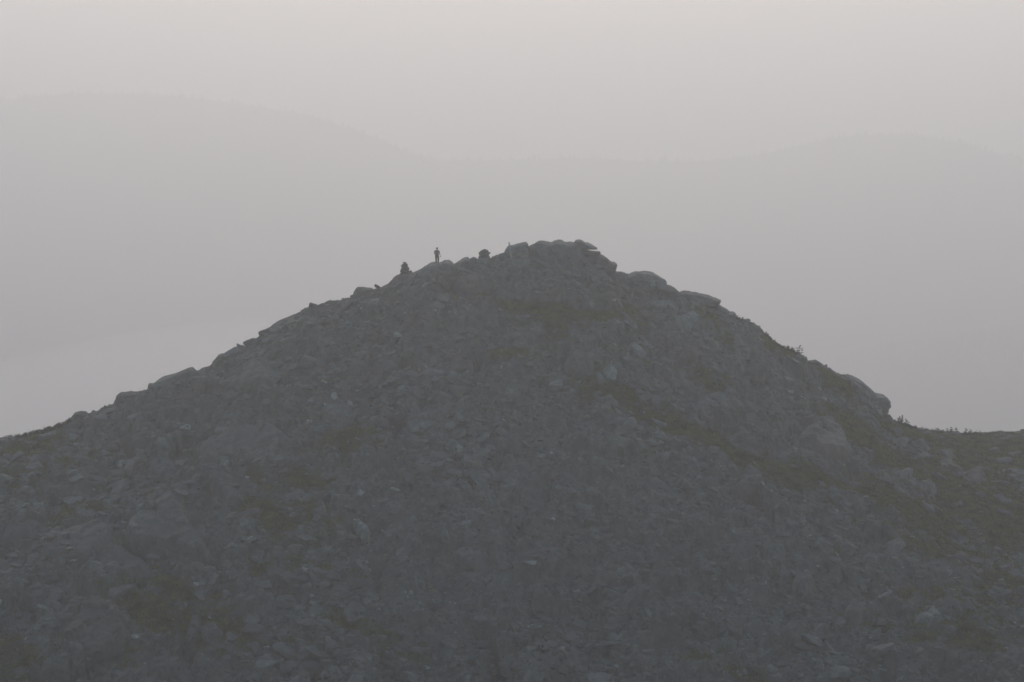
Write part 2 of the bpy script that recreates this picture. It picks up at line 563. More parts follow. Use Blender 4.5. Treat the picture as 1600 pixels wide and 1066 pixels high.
o = link_mesh("scree", me, M_SCREE, hillside)
o["kind"] = "stuff"

# ------------------------------------------------------------------ stones of the skyline between the landmark rocks
LAND_PX = [(106, 142), (178, 308), (331, 356), (366, 384), (404, 425), (551, 582), (606, 985), (980, 1152), (1308, 1396)]
SOFT = [(-50, 108), (1198, 1250), (1396, 1520)]
p_ = -20.0
rs = np.random.default_rng(77)
while p_ < 1620:
    step = rs.uniform(9, 22)
    p_ += step
    if any(a < p_ < b for a, b in LAND_PX) : continue
    soft = any(a < p_ < b for a, b in SOFT)
    if soft and rs.random() < .75: continue
    yy = float(crest_y_of_px(p_))
    top = at(p_, float(np.interp(p_, SKY[:, 0], SKY[:, 1])) - rs.uniform(-1.5, 3.5), yy)
    s = rs.uniform(0.8, 1.9) * (0.6 if soft else 1)
    slope = float(np.interp(p_ + 8, SKY[:, 0], SKY[:, 1]) - np.interp(p_ - 8, SKY[:, 0], SKY[:, 1])) / 16
    o = link_mesh("boulder", BIG[int(rs.integers(len(BIG)))], parent=hillside)
    R = Euler((rs.normal() * .2, math.atan(slope) + rs.normal() * .2, rs.uniform(0, 6.28))).to_matrix()
    o.matrix_world = Matrix.Translation(top - Vector((0, 0, s * 0.28))) @ R.to_4x4() @ Matrix.Diagonal((s * rs.uniform(1, 1.5), s, s * .9, 1))

# ------------------------------------------------------------------ rocks shaped after their outline
def outline_dense(pts, step):
    out = []
    n = len(pts)
    for i in range(n):
        a = np.array(pts[i], float); b = np.array(pts[(i + 1) % n], float)
        k = max(1, int(np.linalg.norm(b - a) / step))
        for j in range(k):
            out.append(a + (b - a) * j / k)
    return np.array(out)

def standing_rock(name, pts, Y, depth, seed, mat=None, parent=None, layers=5, amp=0.10, power=4.5, jit=0.7):
    """a solid rock: its widest section has the given outline, in front and behind it rounds off over 'depth' metres"""
    o2 = outline_dense(pts, 3.0)
    r = np.random.default_rng(seed)
    o2 = o2 + jit * np.stack([vnoise(o2[:, 0] / 4.0, o2[:, 1] / 4.0, 0, seed), vnoise(o2[:, 0] / 4.0, o2[:, 1] / 4.0, 0, seed + 3)], -1)
    W = np.array([at(p[0], p[1], Y) for p in o2])
    c = W.mean(0)
    n = len(W)
    ts = np.linspace(-1, 1, 2 * layers + 1)
    V = []
    for t in ts:
        k = (1 - abs(t) ** power) ** (1 / power) if abs(t) < 1 else 0.0
        k = max(k, 0.45)
        ring = c + (W - c) * k
        ring[:, 1] = Y + t * depth
        if abs(t) > 0.05:
            ring[:, 0] += amp * 2.0 * fbm(ring[:, 0] * .9 + seed, ring[:, 1] * .9, ring[:, 2] * .9, 3, seed)
            ring[:, 2] += amp * 2.0 * fbm(ring[:, 0] * .9 + seed + 9, ring[:, 1] * .9, ring[:, 2] * .9, 3, seed + 1)
        ring[:, 1] += amp * 6.0 * fbm(ring[:, 0] * .8, ring[:, 2] * .8 + seed, 0 * ring[:, 0] + t, 3, seed + 2) * (1 if abs(t) > .05 else .3)
        V.append(ring)
    V = np.concatenate(V)
    Fc = []
    L = len(ts)
    for k in range(L - 1):
        for i in range(n):
            j = (i + 1) % n
            Fc.append((k * n + i, k * n + j, (k + 1) * n + j, (k + 1) * n + i))
    V = np.vstack([V, [c[0], Y - depth * 1.06, c[2]], [c[0], Y + depth * 1.06, c[2]]])
    for i in range(n):
        j = (i + 1) % n
        Fc.append((j, i, L * n))
        Fc.append(((L - 1) * n + i, (L - 1) * n + j, L * n + 1))
    org = Vector((c[0], Y, W[:, 2].min()))
    m = mesh_from(name, V - np.array(org), Fc)
    bm = bmesh.new(); bm.from_mesh(m); bmesh.ops.recalc_face_normals(bm, faces=bm.faces); bm.to_mesh(m); bm.free()
    a = m.attributes.new("tint", 'FLOAT', 'POINT'); a.data.foreach_set("value", np.full(len(m.vertices), .6, np.float32))
    o = link_mesh(name, m, mat or M_ROCK, parent)
    if parent is not None:
        o.location = org - parent.location
    else:
        o.location = org
    return o

def lying_slab(name, pts, height, seed, mat=None, parent=None):
    """a slab bedded in the slope: its rim dips under the ground, its broken top stands about 'height' metres proud"""
    o2 = outline_dense(pts, 3.5)
    o2 = o2 + 4.0 * np.stack([fbm(o2[:, 0] / 12.0, o2[:, 1] / 12.0, 0, 3, seed), fbm(o2[:, 0] / 12.0, o2[:, 1] / 12.0, 0, 3, seed + 3)], -1)
    G = np.array([hit(p[0], p[1], ZZS) for p in o2])
    poly = G[:, :2]
    lo, hi = poly.min(0), poly.max(0)
    st = float(np.clip(math.sqrt((hi - lo).prod()) / 22.0, 0.10, 0.34))
    ax, ay = np.meshgrid(np.arange(lo[0], hi[0], st), np.arange(lo[1], hi[1], st))
    P = np.stack([ax.ravel(), ay.ravel()], -1)
    P = P + st * 0.35 * np.stack([vnoise(P[:, 0] * 9, P[:, 1] * 9, 0, seed), vnoise(P[:, 0] * 9, P[:, 1] * 9, 0, seed + 1)], -1)
    a = poly; b = np.roll(poly, -1, 0)
    d = b - a
    t = np.clip(((P[:, None] - a) * d).sum(-1) / ((d * d).sum(-1) + 1e-9), 0, 1)
    dist = np.linalg.norm(P[:, None] - (a + t[..., None] * d), axis=-1).min(1)
    cross = (a[:, 1] > P[:, None, 1]) != (b[:, 1] > P[:, None, 1])
    xi = a[:, 0] + (P[:, None, 1] - a[:, 1]) * d[:, 0] / np.where(np.abs(d[:, 1]) < 1e-9, 1e-9, d[:, 1])
    ins = (np.logical_and(cross, P[:, None, 0] < xi).sum(1) % 2 == 1) & (dist > st * 0.45)
    P = P[ins]; dist = dist[ins]
    XY = np.vstack([poly, P]); dd = np.concatenate([np.zeros(len(poly)), dist])
    vo, ed, fc, _, _, _ = delaunay_2d_cdt([Vector(p) for p in XY], [(i, (i + 1) % len(poly)) for i in range(len(poly))], [], 2, 1e-5)
    if len(vo) != len(XY):
        XY = np.array([(v.x, v.y) for v in vo])
        t = np.clip(((XY[:, None] - a) * d).sum(-1) / ((d * d).sum(-1) + 1e-9), 0, 1)
        dd = np.linalg.norm(XY[:, None] - (a + t[..., None] * d), axis=-1).min(1)
    w = float(dd.max())
    e = np.clip(dd / min(0.9, w * 0.6), 0, 1)
    x, y = XY[:, 0], XY[:, 1]
    z = grid_sample(ZZS, x, y)
    h = height * (e ** 0.6) - 0.45 * (1 - e) ** 2
    sc = max(1.1, w * 0.9)
    ux = (x * .9 + y * .4 + .5 * fbm(x / 2, y / 2, 0, 3, seed)) / sc; uy = (y * .9 - x * .4) / (sc * .7)
    d1, d2, ci, cj, ox, oy = cells(ux, uy, seed)
    h = h + e * height * (0.45 * (_hash(ci, cj, ci * 0, seed) - .5) + 0.5 * ((_hash(ci, cj, ci * 0 + 1, seed) - .5) * ox + (_hash(ci, cj, ci * 0 + 2, seed) - .5) * oy))
    h = h - e * 0.16 * np.exp(-((d2 - d1) / 0.07) ** 2)
    h = h + 0.10 * fbm(x * 1.3, y * 1.3, z * 1.3, 4, seed + 4)
    c = G.mean(0)
    nn = np.array((normal_at(c[0], c[1]) + Vector((0, -0.1, 0.1))).normalized())
    V = np.stack([x, y, z], -1) + nn * h[:, None]
    m = mesh_from(name, V - c, [tuple(f) for f in fc])
    bm = bmesh.new(); bm.from_mesh(m)
    bmesh.ops.recalc_face_normals(bm, faces=bm.faces)
    # close the slab downwards so that it is a solid piece of rock
    rim = [e_ for e_ in bm.edges if e_.is_boundary]
    r = bmesh.ops.extrude_edge_only(bm, edges=rim)
    for v in r["geom"]:
        if isinstance(v, bmesh.types.BMVert):
            v.co -= Vector(nn) * 0.6
    bmesh.ops.holes_fill(bm, edges=[e_ for e_ in bm.edges if e_.is_boundary], sides=0)
    bmesh.ops.recalc_face_normals(bm, faces=bm.faces)
    bm.to_mesh(m); bm.free()
    at_ = m.attributes.new("tint", 'FLOAT', 'POINT'); at_.data.foreach_set("value", np.full(len(m.vertices), .6, np.float32))
    o = link_mesh(name, m, mat or M_ROCK, parent)
    o.location = Vector(c)
    return o

# broad swells without the small cells: what the slabs bed into
ZZS = ZB + 1.3 * 0.8 * np.clip(np.abs(np.interp(XX, CX, CY) - YY) / 6, 0, 1) * fbm(XX / 13.0, YY / 17.0, 0, 4, 1)

# the summit outcrop: stacked blocks with a jutting top slab
oc = at(875, 430, 250)
outcrop = empty("rock_outcrop", oc)
tag(outcrop, "summit outcrop of stacked grey blocks with a jutting slab on its right", "rock outcrop")
standing_rock("block", [(789, 400), (789, 392), (793, 386), (805, 383), (815, 380.5), (823, 380), (825, 384), (826, 398), (823, 408), (795, 409)], 249.5, 1.6, 1, parent=outcrop)
standing_rock("block", [(778, 404), (780, 397), (790, 394), (797, 397), (797, 408), (780, 412)], 249.2, 1.2, 2, parent=outcrop)
standing_rock("block", [(825, 410), (826, 386), (833, 382.5), (839, 377.5), (843, 376.3), (849, 376), (854, 378.5), (860, 381), (858, 414), (840, 416)], 250.2, 1.8, 3, parent=outcrop)
standing_rock("block", [(855, 414), (856, 381), (863, 380), (866, 377.5), (872, 375.8), (879, 376.3), (884, 379), (893, 380), (897, 386), (900, 420), (870, 424)], 250.4, 2.2, 4, parent=outcrop)
standing_rock("block", [(888, 384), (900, 379), (908, 386), (912, 394), (918, 404), (915, 424), (890, 428)], 250.2, 2.0, 5, parent=outcrop)
standing_rock("block", [(905, 398), (920, 397), (934, 396), (944, 401), (949, 403), (956, 409), (963.5, 413.5), (962, 419), (960, 424), (955, 427), (940, 432), (905, 434), (895, 420)], 250.0, 2.4, 6, parent=outcrop)
s_ = standing_rock("slab", [(897, 380), (899.5, 375.6), (905, 375), (910, 377), (914, 380), (919, 380.5), (926, 383.5), (933, 387.5), (932.5, 389.2), (926, 389.2), (918, 389.2), (908, 388.5), (899, 386)], 250.0, 1.5, 7, parent=outcrop, amp=.04, jit=.1)
s_["label"] = "thin slab jutting out over the right edge"
standing_rock("slab", [(896, 389), (908, 388.5), (916, 389.8), (921, 392.6), (926, 393.3), (937, 393.6), (938, 395.6), (936.5, 398), (925, 401), (904, 401)], 249.7, 1.3, 8, parent=outcrop, amp=.04, jit=.1)
standing_rock("block", [(840, 402), (870, 404), (890, 412), (888, 430), (850, 432), (826, 420), (828, 406)], 248.4, 1.4, 9, parent=outcrop)
standing_rock("block", [(790, 404), (825, 404), (845, 416), (840, 428), (805, 426), (785, 416)], 247.9, 1.3, 10, parent=outcrop)

standing_rock("block", [(824, 386), (832, 383), (842, 380), (858, 380.5), (872, 379), (888, 380), (902, 380), (908, 392), (906, 418), (860, 420), (830, 412)], 251.6, 1.6, 11, parent=outcrop)

def crest_rock(pts, dY, depth, seed, label, cat="boulder", name="boulder", mat=None):
    mx = sum(p[0] for p in pts) / len(pts)
    o = standing_rock(name, pts, float(crest_y_of_px(mx)) + dY, depth, seed, mat)
    return tag(o, label, cat)

crest_rock([(979, 436), (981, 431), (985, 428), (992, 425.6), (1003, 425), (1012, 426), (1021, 427.5), (1031, 433), (1038, 438), (1041.5, 443), (1040, 447), (1030, 450), (1010, 450), (988, 444)], -.3, 1.7, 21,
    "rounded pale boulder perched right of the summit outcrop")
crest_rock([(956, 429), (962, 425.5), (970, 425), (978, 427), (982, 433), (978, 443), (960, 443)], -.2, 1.3, 22, "small dark boulder between the summit outcrop and the rounded boulder")
crest_rock([(1038, 448), (1042, 445.5), (1049, 447), (1056, 452), (1062, 457), (1064, 466), (1046, 466)], -.2, 1.3, 23, "sloping block right below the rounded pale boulder")
crest_rock([(1058, 464), (1061, 457.5), (1068, 455.8), (1085, 458), (1100, 461), (1113, 466), (1122, 469), (1126.5, 469), (1124, 473), (1121, 475), (1120, 479), (1095, 480), (1070, 474)], -.2, 1.8, 24,
    "long flat slab on the right skyline ending in a sharp point", "slab", "rock_slab")
crest_rock([(1116, 477), (1122, 475), (1130, 480), (1137, 484), (1138, 489), (1149, 488.7), (1150, 494), (1148, 500), (1134, 503), (1116, 492)], -.1, 1.5, 25, "stepped dark block below the pointed slab")
crest_rock([(1306, 592), (1318, 587.5), (1327, 587), (1336, 590), (1346, 596), (1357, 605), (1363, 611), (1367, 617), (1374, 617.5), (1382, 618.5), (1389, 625.5), (1391, 632), (1387, 636), (1386, 641.5), (1376, 652), (1350, 648), (1322, 622)], -.2, 2.2, 26,
    "big dark rock nose overhanging the right saddle", "rock", "rock_nose")
crest_rock([(1340, 640), (1372, 640), (1385, 642), (1386, 646), (1390, 650), (1392, 655), (1399, 662), (1382, 674), (1345, 668)], -.6, 1.8, 27, "narrow dark ledge under the rock nose", "rock", "rock_ledge")
crest_rock([(1262, 568), (1266, 564), (1276, 563), (1284, 568), (1289, 574), (1284, 582), (1268, 578)], -.3, 1.1, 28, "pale boulder on the right skyline below the little bent trees")
crest_rock([(1289, 577), (1292, 574.5), (1298, 575), (1303, 583), (1300, 590), (1288, 586)], -.3, .9, 29, "dark wedge stone just below the pale skyline boulder", "stone", "stone")
crest_rock([(1160, 503), (1172, 505), (1180, 507), (1190, 515), (1194, 522), (1190, 532), (1168, 522)], -.3, 1.4, 30, "hunched dark block above the bent trees on the right skyline")
crest_rock([(110, 661), (113, 650), (116, 644.8), (124, 643.8), (133, 644.2), (137, 648), (139, 656), (130, 664), (113, 666)], -.2, 1.1, 31, "squat square boulder standing alone on the left skyline")
crest_rock([(178, 632), (182, 624), (184, 617), (190, 614), (197, 613.5), (203, 612), (210, 613), (222, 613.5), (228, 620), (222, 634), (190, 638)], -.2, 1.6, 32, "blocky flat-topped boulder on the left skyline")
crest_rock([(222, 622), (228, 611), (238, 600), (250, 592), (262, 587.5), (276, 583), (290, 577.5), (298, 575.5), (306, 580), (310, 592), (285, 606), (250, 620)], -.2, 2.2, 33,
    "long smooth whaleback slab on the left skyline", "slab", "rock_slab")
crest_rock([(331, 572), (335, 563), (340, 556), (345, 554), (349, 553.5), (351, 558), (357, 560), (356, 570), (342, 578)], -.2, 1.0, 34, "leaning boulder with a notch beside it, left skyline")
crest_rock([(369, 537), (370, 536.3), (374, 538.5), (379, 542), (383, 545), (382, 553), (372, 552), (371, 543)], -.1, .5, 35, "sharp stone fin pointing up from the left skyline", "stone", "stone_fin")
crest_rock([(552, 462), (554, 456), (559, 450), (567, 448), (574, 449.5), (582, 450), (584, 458), (570, 467), (553, 467)], -.2, 1.1, 36, "rounded knob boulder on the left skyline below the tall cairn")
crest_rock([(640, 434), (646, 427), (653, 423), (660, 419), (666, 416), (671.5, 411.6), (679, 411.2), (691, 411), (696, 408.6), (701, 408.4), (704, 411), (708, 415), (708, 428), (690, 440), (655, 442)], -.2, 2.1, 37,
    "broad grey boulder that the hiker stands on")
crest_rock([(605, 446), (612, 437), (620, 431.5), (628, 427.5), (636, 427.5), (645, 430), (646, 440), (630, 450), (612, 452)], -.2, 1.5, 38, "sloping boulder carrying the tall cairn")
crest_rock([(704, 420), (709, 414), (716, 408.5), (722, 404), (726, 401.8), (730, 402), (733, 406), (737, 418), (720, 426)], -.2, 1.3, 39, "pointed boulder right of the hiker")
crest_rock([(731, 412), (734, 404.5), (739, 402.3), (744, 403.5), (748, 408), (746, 416), (735, 418)], -.2, .9, 40, "small round boulder left of the low cairn")
crest_rock([(743, 412), (747, 403.5), (756, 402.5), (766, 403), (770, 410), (764, 418), (748, 419)], -.4, 1.2, 41, "flat boulder under the low cairn")
crest_rock([(765, 412), (768, 402), (776, 400), (784, 399.8), (788, 404), (786, 414), (770, 416)], -.3, 1.1, 42, "low flat boulder between the low cairn and the post")

# large bedrock slabs and boulders lying in the slope
def slope_rock(pts, h, seed, label=None, cat=None, name="boulder", mat=None):
    if label:
        o = lying_slab(name, pts, h, seed, mat)
        return tag(o, label, cat)
    return lying_slab(name, pts, h, seed, mat, hillside)

slope_rock([(265, 772), (285, 785), (300, 810), (320, 850), (345, 890), (310, 885), (270, 875), (210, 868), (190, 845), (205, 820), (230, 800)], 1.6, 61, "big tent-shaped bedrock slab in the lower left slope", "slab", "rock_slab", mat=M_BED)
slope_rock([(60, 872), (90, 845), (130, 825), (165, 820), (190, 840), (165, 872), (120, 886), (70, 888)], 1.2, 62, "dark bedrock hump left of the tent-shaped slab", "rock", "bedrock_hump", mat=M_BED)
slope_rock([(152, 868), (176, 850), (200, 862), (230, 880), (248, 902), (205, 918), (150, 908), (138, 888)], 1.0, 63, "low triangular rock just below the tent-shaped slab", "rock", "bedrock_hump", mat=M_BED)
slope_rock([(100, 990), (120, 960), (160, 942), (195, 962), (208, 1000), (192, 1040), (120, 1042), (85, 1022)], 1.4, 64, "large rounded bedrock hump at the bottom left", "rock", "bedrock_hump", mat=M_BED)
slope_rock([(300, 705), (330, 690), (372, 671), (432, 665), (456, 690), (450, 720), (410, 736), (360, 722), (322, 735)], 1.2, 65, "wide pale bedrock slab high on the left slope", "slab", "rock_slab")
slope_rock([(178, 692), (220, 680), (266, 677), (281, 700), (250, 716), (200, 708)], 0.9, 66, "pale ledge at the top of the left rocky rib", "rock", "rock_ledge", mat=M_BED)
slope_rock([(322, 725), (346, 728), (374, 755), (390, 792), (366, 802), (336, 775), (305, 745)], 1.0, 67, "steep narrow slab below the wide pale slab", "slab", "rock_slab", mat=M_BED)
slope_rock([(1262, 662), (1290, 652), (1322, 690), (1334, 722), (1290, 718), (1240, 692)], 1.2, 68, "large smooth slab right of centre beside a grassy strip", "slab", "rock_slab")
slope_rock([(1468, 702), (1498, 704), (1502, 738), (1476, 742), (1462, 722)], 0.5, 69, "square grey block in the grass of the right saddle", "boulder")
slope_rock([(1140, 764), (1158, 748), (1188, 740), (1198, 764), (1172, 778)], 0.9, 70, "pale angular boulder in the middle of the right slope", "boulder")
slope_rock([(742, 692), (780, 671), (822, 690), (812, 712), (760, 708)], 0.9, 71, "wide flat boulder in the middle of the scree below the summit", "boulder")
slope_rock([(330, 612), (398, 562), (418, 560), (428, 585), (432, 602), (362, 616)], 0.8, 72, "smooth slab below the left skyline fin", "slab", "rock_slab")
slope_rock([(1504, 742), (1530, 734), (1546, 750), (1532, 762), (1508, 757)], 0.7, 73, "pale flat boulder in the grass at far right", "boulder")
slope_rock([(1425, 752), (1450, 750), (1466, 766), (1462, 776), (1436, 768)], 0.7, 74, "pale rounded boulder on the grassy right slope", "boulder")
slope_rock([(1388, 742), (1410, 732), (1428, 744), (1420, 756), (1396, 754)], 0.7, 75, "grey boulder uphill left of the pale rounded one on the grassy slope", "boulder")
slope_rock([(694, 692), (706, 690), (722, 698), (730, 708), (714, 706)], .35, 76, "thin white slanting slab on the scree below the summit", "slab", "rock_slab", M_PALE)
slope_rock([(553, 820), (566, 817), (578, 828), (576, 840), (562, 838)], .6, 77, "pale round boulder alone on the lower scree", "boulder", mat=M_PALE)
slope_rock([(945, 560), (955, 566), (966, 584), (962, 594), (950, 588)], .5, 78, "pale upright slab high on the slope below the summit", "slab", "rock_slab", M_PALE)
slope_rock([(1344, 780), (1356, 779), (1362, 787), (1350, 788)], .4, 79, "small bright white stone at the edge of the right grass", "stone", "stone", M_PALE)
slope_rock([(611, 525), (622, 522), (634, 528), (622, 533)], .4, 80, "bluish white stone on the upper slope under the tall cairn", "stone", "stone", M_PALE)
slope_rock([(1490, 762), (1500, 759), (1504, 765), (1494, 768)], .4, 81, "small white stone in the grass at far right", "stone", "stone", M_PALE)
for k, pts in enumerate([
    [(560, 560), (590, 548), (622, 566), (610, 586), (572, 584)], [(430, 590), (470, 575), (500, 592), (480, 612), (440, 610)],
    [(655, 640), (690, 632), (712, 648), (700, 664), (664, 660)], [(1010, 470), (1050, 468), (1068, 486), (1040, 500), (1012, 492)],
    [(1050, 500), (1080, 488), (1098, 504), (1080, 520), (1056, 516)], [(700, 440), (740, 430), (775, 446), (750, 462), (712, 458)],
    [(640, 445), (672, 434), (690, 450), (668, 466), (644, 462)], [(1160, 560), (1200, 556), (1225, 580), (1200, 596), (1165, 584)],
    [(1060, 545), (1100, 540), (1120, 560), (1096, 572), (1062, 566)], [(1090, 620), (1130, 612), (1150, 634), (1120, 646), (1092, 640)],
    [(350, 880), (378, 872), (400, 886), (388, 902), (356, 898)], [(400, 905), (430, 895), (452, 912), (432, 926), (404, 922)],
    [(285, 1010), (300, 960), (312, 950), (316, 990), (305, 1018)], [(310, 985), (335, 972), (352, 990), (340, 1006), (316, 1004)],
    [(60, 760), (110, 742), (150, 758), (130, 782), (70, 780)], [(0, 820), (40, 800), (66, 818), (40, 840), (0, 845)],
    [(230, 720), (262, 712), (282, 730), (262, 748), (236, 742)], [(880, 870), (912, 862), (930, 878), (906, 892), (884, 886)],
    [(1000, 930), (1026, 924), (1044, 938), (1022, 950), (1002, 944)], [(1240, 900), (1262, 890), (1276, 912), (1256, 930), (1238, 918)],
    [(1220, 980), (1250, 972), (1262, 992), (1240, 1006), (1218, 998)], [(700, 860), (740, 850), (772, 872), (750, 890), (706, 882)],
    [(640, 940), (668, 932), (690, 950), (664, 960), (642, 954)], [(1320, 950), (1360, 944), (1372, 966), (1340, 976), (1318, 968)],
    [(1430, 960), (1460, 950), (1478, 970), (1452, 980), (1428, 974)], [(1380, 850), (1404, 844), (1420, 858), (1400, 868), (1382, 862)],
    [(20, 930), (60, 915), (90, 930), (76, 958), (30, 956)], [(225, 1035), (262, 1022), (282, 1048), (256, 1064), (226, 1060)],
    [(880, 560), (920, 548), (940, 568), (920, 590), (886, 584)], [(500, 640), (540, 632), (556, 650), (530, 662), (504, 656)],
    [(470, 520), (500, 506), (530, 520), (512, 544), (478, 540)], [(250, 640), (300, 620), (330, 640), (300, 660), (258, 660)]]):
    slope_rock(pts, 0.55 + 0.3 * (k % 3) / 2, 100 + k, mat=M_BED if pts[0][0] < 480 else None)

# ------------------------------------------------------------------ cairns
def cairn(px0, base_py, top_py, prof, label, seed, Y):
    p = at(px0, base_py, Y)
    root = empty("cairn", p)
    tag(root, label, "cairn", "cairns on the summit ridge")
    r = np.random.default_rng(seed)
    H = (base_py - top_py) / (F_PX / Y)
    z = -0.1
    k = 0
    while z < H - 0.02:
        t = max(0, z / H)
        w = float(np.interp(t, [a for a, b in prof], [b for a, b in prof])) / (F_PX / Y)
        th = min(r.uniform(0.13, 0.2), max(H - z, .07))
        n = 1 if w < 0.4 else (3 if w < 0.7 else 6)
        for q in range(n):
            a = q * 2 * math.pi / n + k * 0.9 + r.uniform(-.3, .3)
            rr = 0 if n == 1 else w * 0.25
            sx = w * (1.0 if n == 1 else 0.6) * r.uniform(.92, 1.08)
            o = link_mesh("stone", BIG[int(r.integers(len(BIG)))], parent=root)
            o.location = (rr * math.cos(a) + r.normal() * .015, rr * math.sin(a), z + th * .5 + r.normal() * .012)
            o.rotation_euler = (r.normal() * .08, r.normal() * .1, r.uniform(0, 6.28))
            o.scale = (sx, sx * r.uniform(.75, 1.0), th * r.uniform(2.2, 2.8))
        z += th * 0.88
        k += 1
    return root

cairn(632.8, 430.5, 410, [(0, 15.5), (.2, 14.5), (.42, 13), (.6, 11.5), (.74, 9.5), (.88, 7), (1, 3)], "tall pointed cairn on the skyline left of the hiker", 5, float(crest_y_of_px(633)))
cairn(756.8, 404, 389.5, [(0, 17), (.3, 16), (.45, 17), (.6, 13.5), (.8, 10), (.92, 6), (1, 3)], "low broad cairn between the hiker and the leaning post", 9, float(crest_y_of_px(757)))

# ------------------------------------------------------------------ leaning wooden post
def tube(pts, radii, seg=8):
    V = []; Fc = []
    pts = [Vector(p) for p in pts]
    for i, (p, r) in enumerate(zip(pts, radii)):
        d = (pts[min(i + 1, len(pts) - 1)] - pts[max(i - 1, 0)]).normalized()
        u = d.orthogonal().normalized(); w = d.cross(u)
        for k in range(seg):
            a = 2 * math.pi * k / seg
            V.append(p + (u * math.cos(a) + w * math.sin(a)) * r)
    n = len(pts)
    for i in range(n - 1):
        for k in range(seg):
            Fc.append((i * seg + k, i * seg + (k + 1) % seg, (i + 1) * seg + (k + 1) % seg, (i + 1) * seg + k))
    Fc.append(tuple(range(seg))[::-1]); Fc.append(tuple((n - 1) * seg + k for k in range(seg)))
    return V, Fc

Yp = 247.6
b0 = at(799.2, 406, Yp); b1 = at(795.2, 378, Yp)
pts_ = [b0.lerp(b1, t) for t in (0, .3, .6, .85, .97, 1.0)]
pts_[2].x += 0.02
V, Fc = tube([p - b0 for p in pts_], [.115, .11, .10, .09, .06, .015])
post = link_mesh("wooden_post", mesh_from("wooden_post", V, Fc, True), M_WOOD)
post.location = b0
tag(post, "thin weathered wooden post leaning left against the summit outcrop", "post")

# ------------------------------------------------------------------ heath and low shrubs (one mass)
def leaf_clump(r, w, h, n):
    V = []; Fc = []
    for k in range(n):
        a = r.uniform(0, 6.283); q = math.sqrt(r.random()) * w * .5
        c = np.array([q * math.cos(a), q * math.sin(a), r.uniform(.1, 1) * h * (1 - (q / (w * .6)) ** 2)])
        d1 = r.normal(size=3); d1 /= np.linalg.norm(d1)
        d2 = r.normal(size=3); d2 -= d1 * d1.dot(d2); d2 /= np.linalg.norm(d2)
        s = r.uniform(.06, .13)
        b = len(V)
        V += [c - d1 * s, c + d2 * s * .5, c + d1 * s, c - d2 * s * .5]
        Fc.append((b, b + 1, b + 2, b + 3))
    return np.array(V), np.array(Fc)

rh = np.random.default_rng(31)
CL = [leaf_clump(rh, 0.9, 0.32, 26) for k in range(14)]
hx = rh.uniform(-66, 70, 130000); hy = rh.uniform(179, 278, 130000)
hv = grid_sample(VGm, hx, hy)
hyc = np.interp(hx, CX, CY)
hz = grid_sample(ZZ, hx, hy)
ppx, ppy = project(hx, hy, hz)
k = (hv > 0.25) & (rh.random(len(hx)) < hv * 1.1) & (hy < hyc + 2) & (ppx > -20) & (ppx < 1620) & (ppy < 1090)
hx, hy, hz, hv = [q[k][:21000] for q in (hx, hy, hz, hv)]
V = []; T = []; base = 0
for i in range(len(hx)):
    v, f = CL[i % len(CL)]
    s = rh.uniform(.7, 1.3); a = rh.uniform(0, 6.28)
    ca, sa = math.cos(a) * s, math.sin(a) * s
    V.append(np.stack([v[:, 0] * ca - v[:, 1] * sa + hx[i], v[:, 0] * sa + v[:, 1] * ca + hy[i], v[:, 2] * s + hz[i] - .02], -1))
    T.append(f + base); base += len(v)
o = link_mesh("heath", mesh_from("heath", np.concatenate(V), np.concatenate(T)), M_HEATH)
tag(o, "muted olive heath and grass growing between the rocks", "heath", kind="stuff")

# skyline scrub fringe
rf = np.random.default_rng(41)
CF = [leaf_clump(rf, 0.7, 0.6, 40) for k in range(8)]
V = []; T = []; base = 0
for (a_, b_, n_) in ((-10, 112, 110), (1196, 1252, 90), (1394, 1530, 260), (1150, 1180, 16), (1312, 1334, 8)):
    for q in range(n_):
        p_ = rf.uniform(a_, b_)
        yy = float(crest_y_of_px(p_)) + rf.uniform(-.8, .8)
        sk = float(np.interp(p_, SKY[:, 0], SKY[:, 1]))
        c = at(p_, sk + rf.uniform(0, 3), yy)
        v, f = CF[q % len(CF)]
        s = rf.uniform(.5, 1.1)
        V.append(v * s + np.array(c)); T.append(f + base); base += len(v)
o = link_mesh("scrub", mesh_from("scrub", np.concatenate(V), np.concatenate(T)), M_NEEDLE)
tag(o, "dark low scrub fringing the skyline at both sides of the hill", "scrub", kind="stuff")

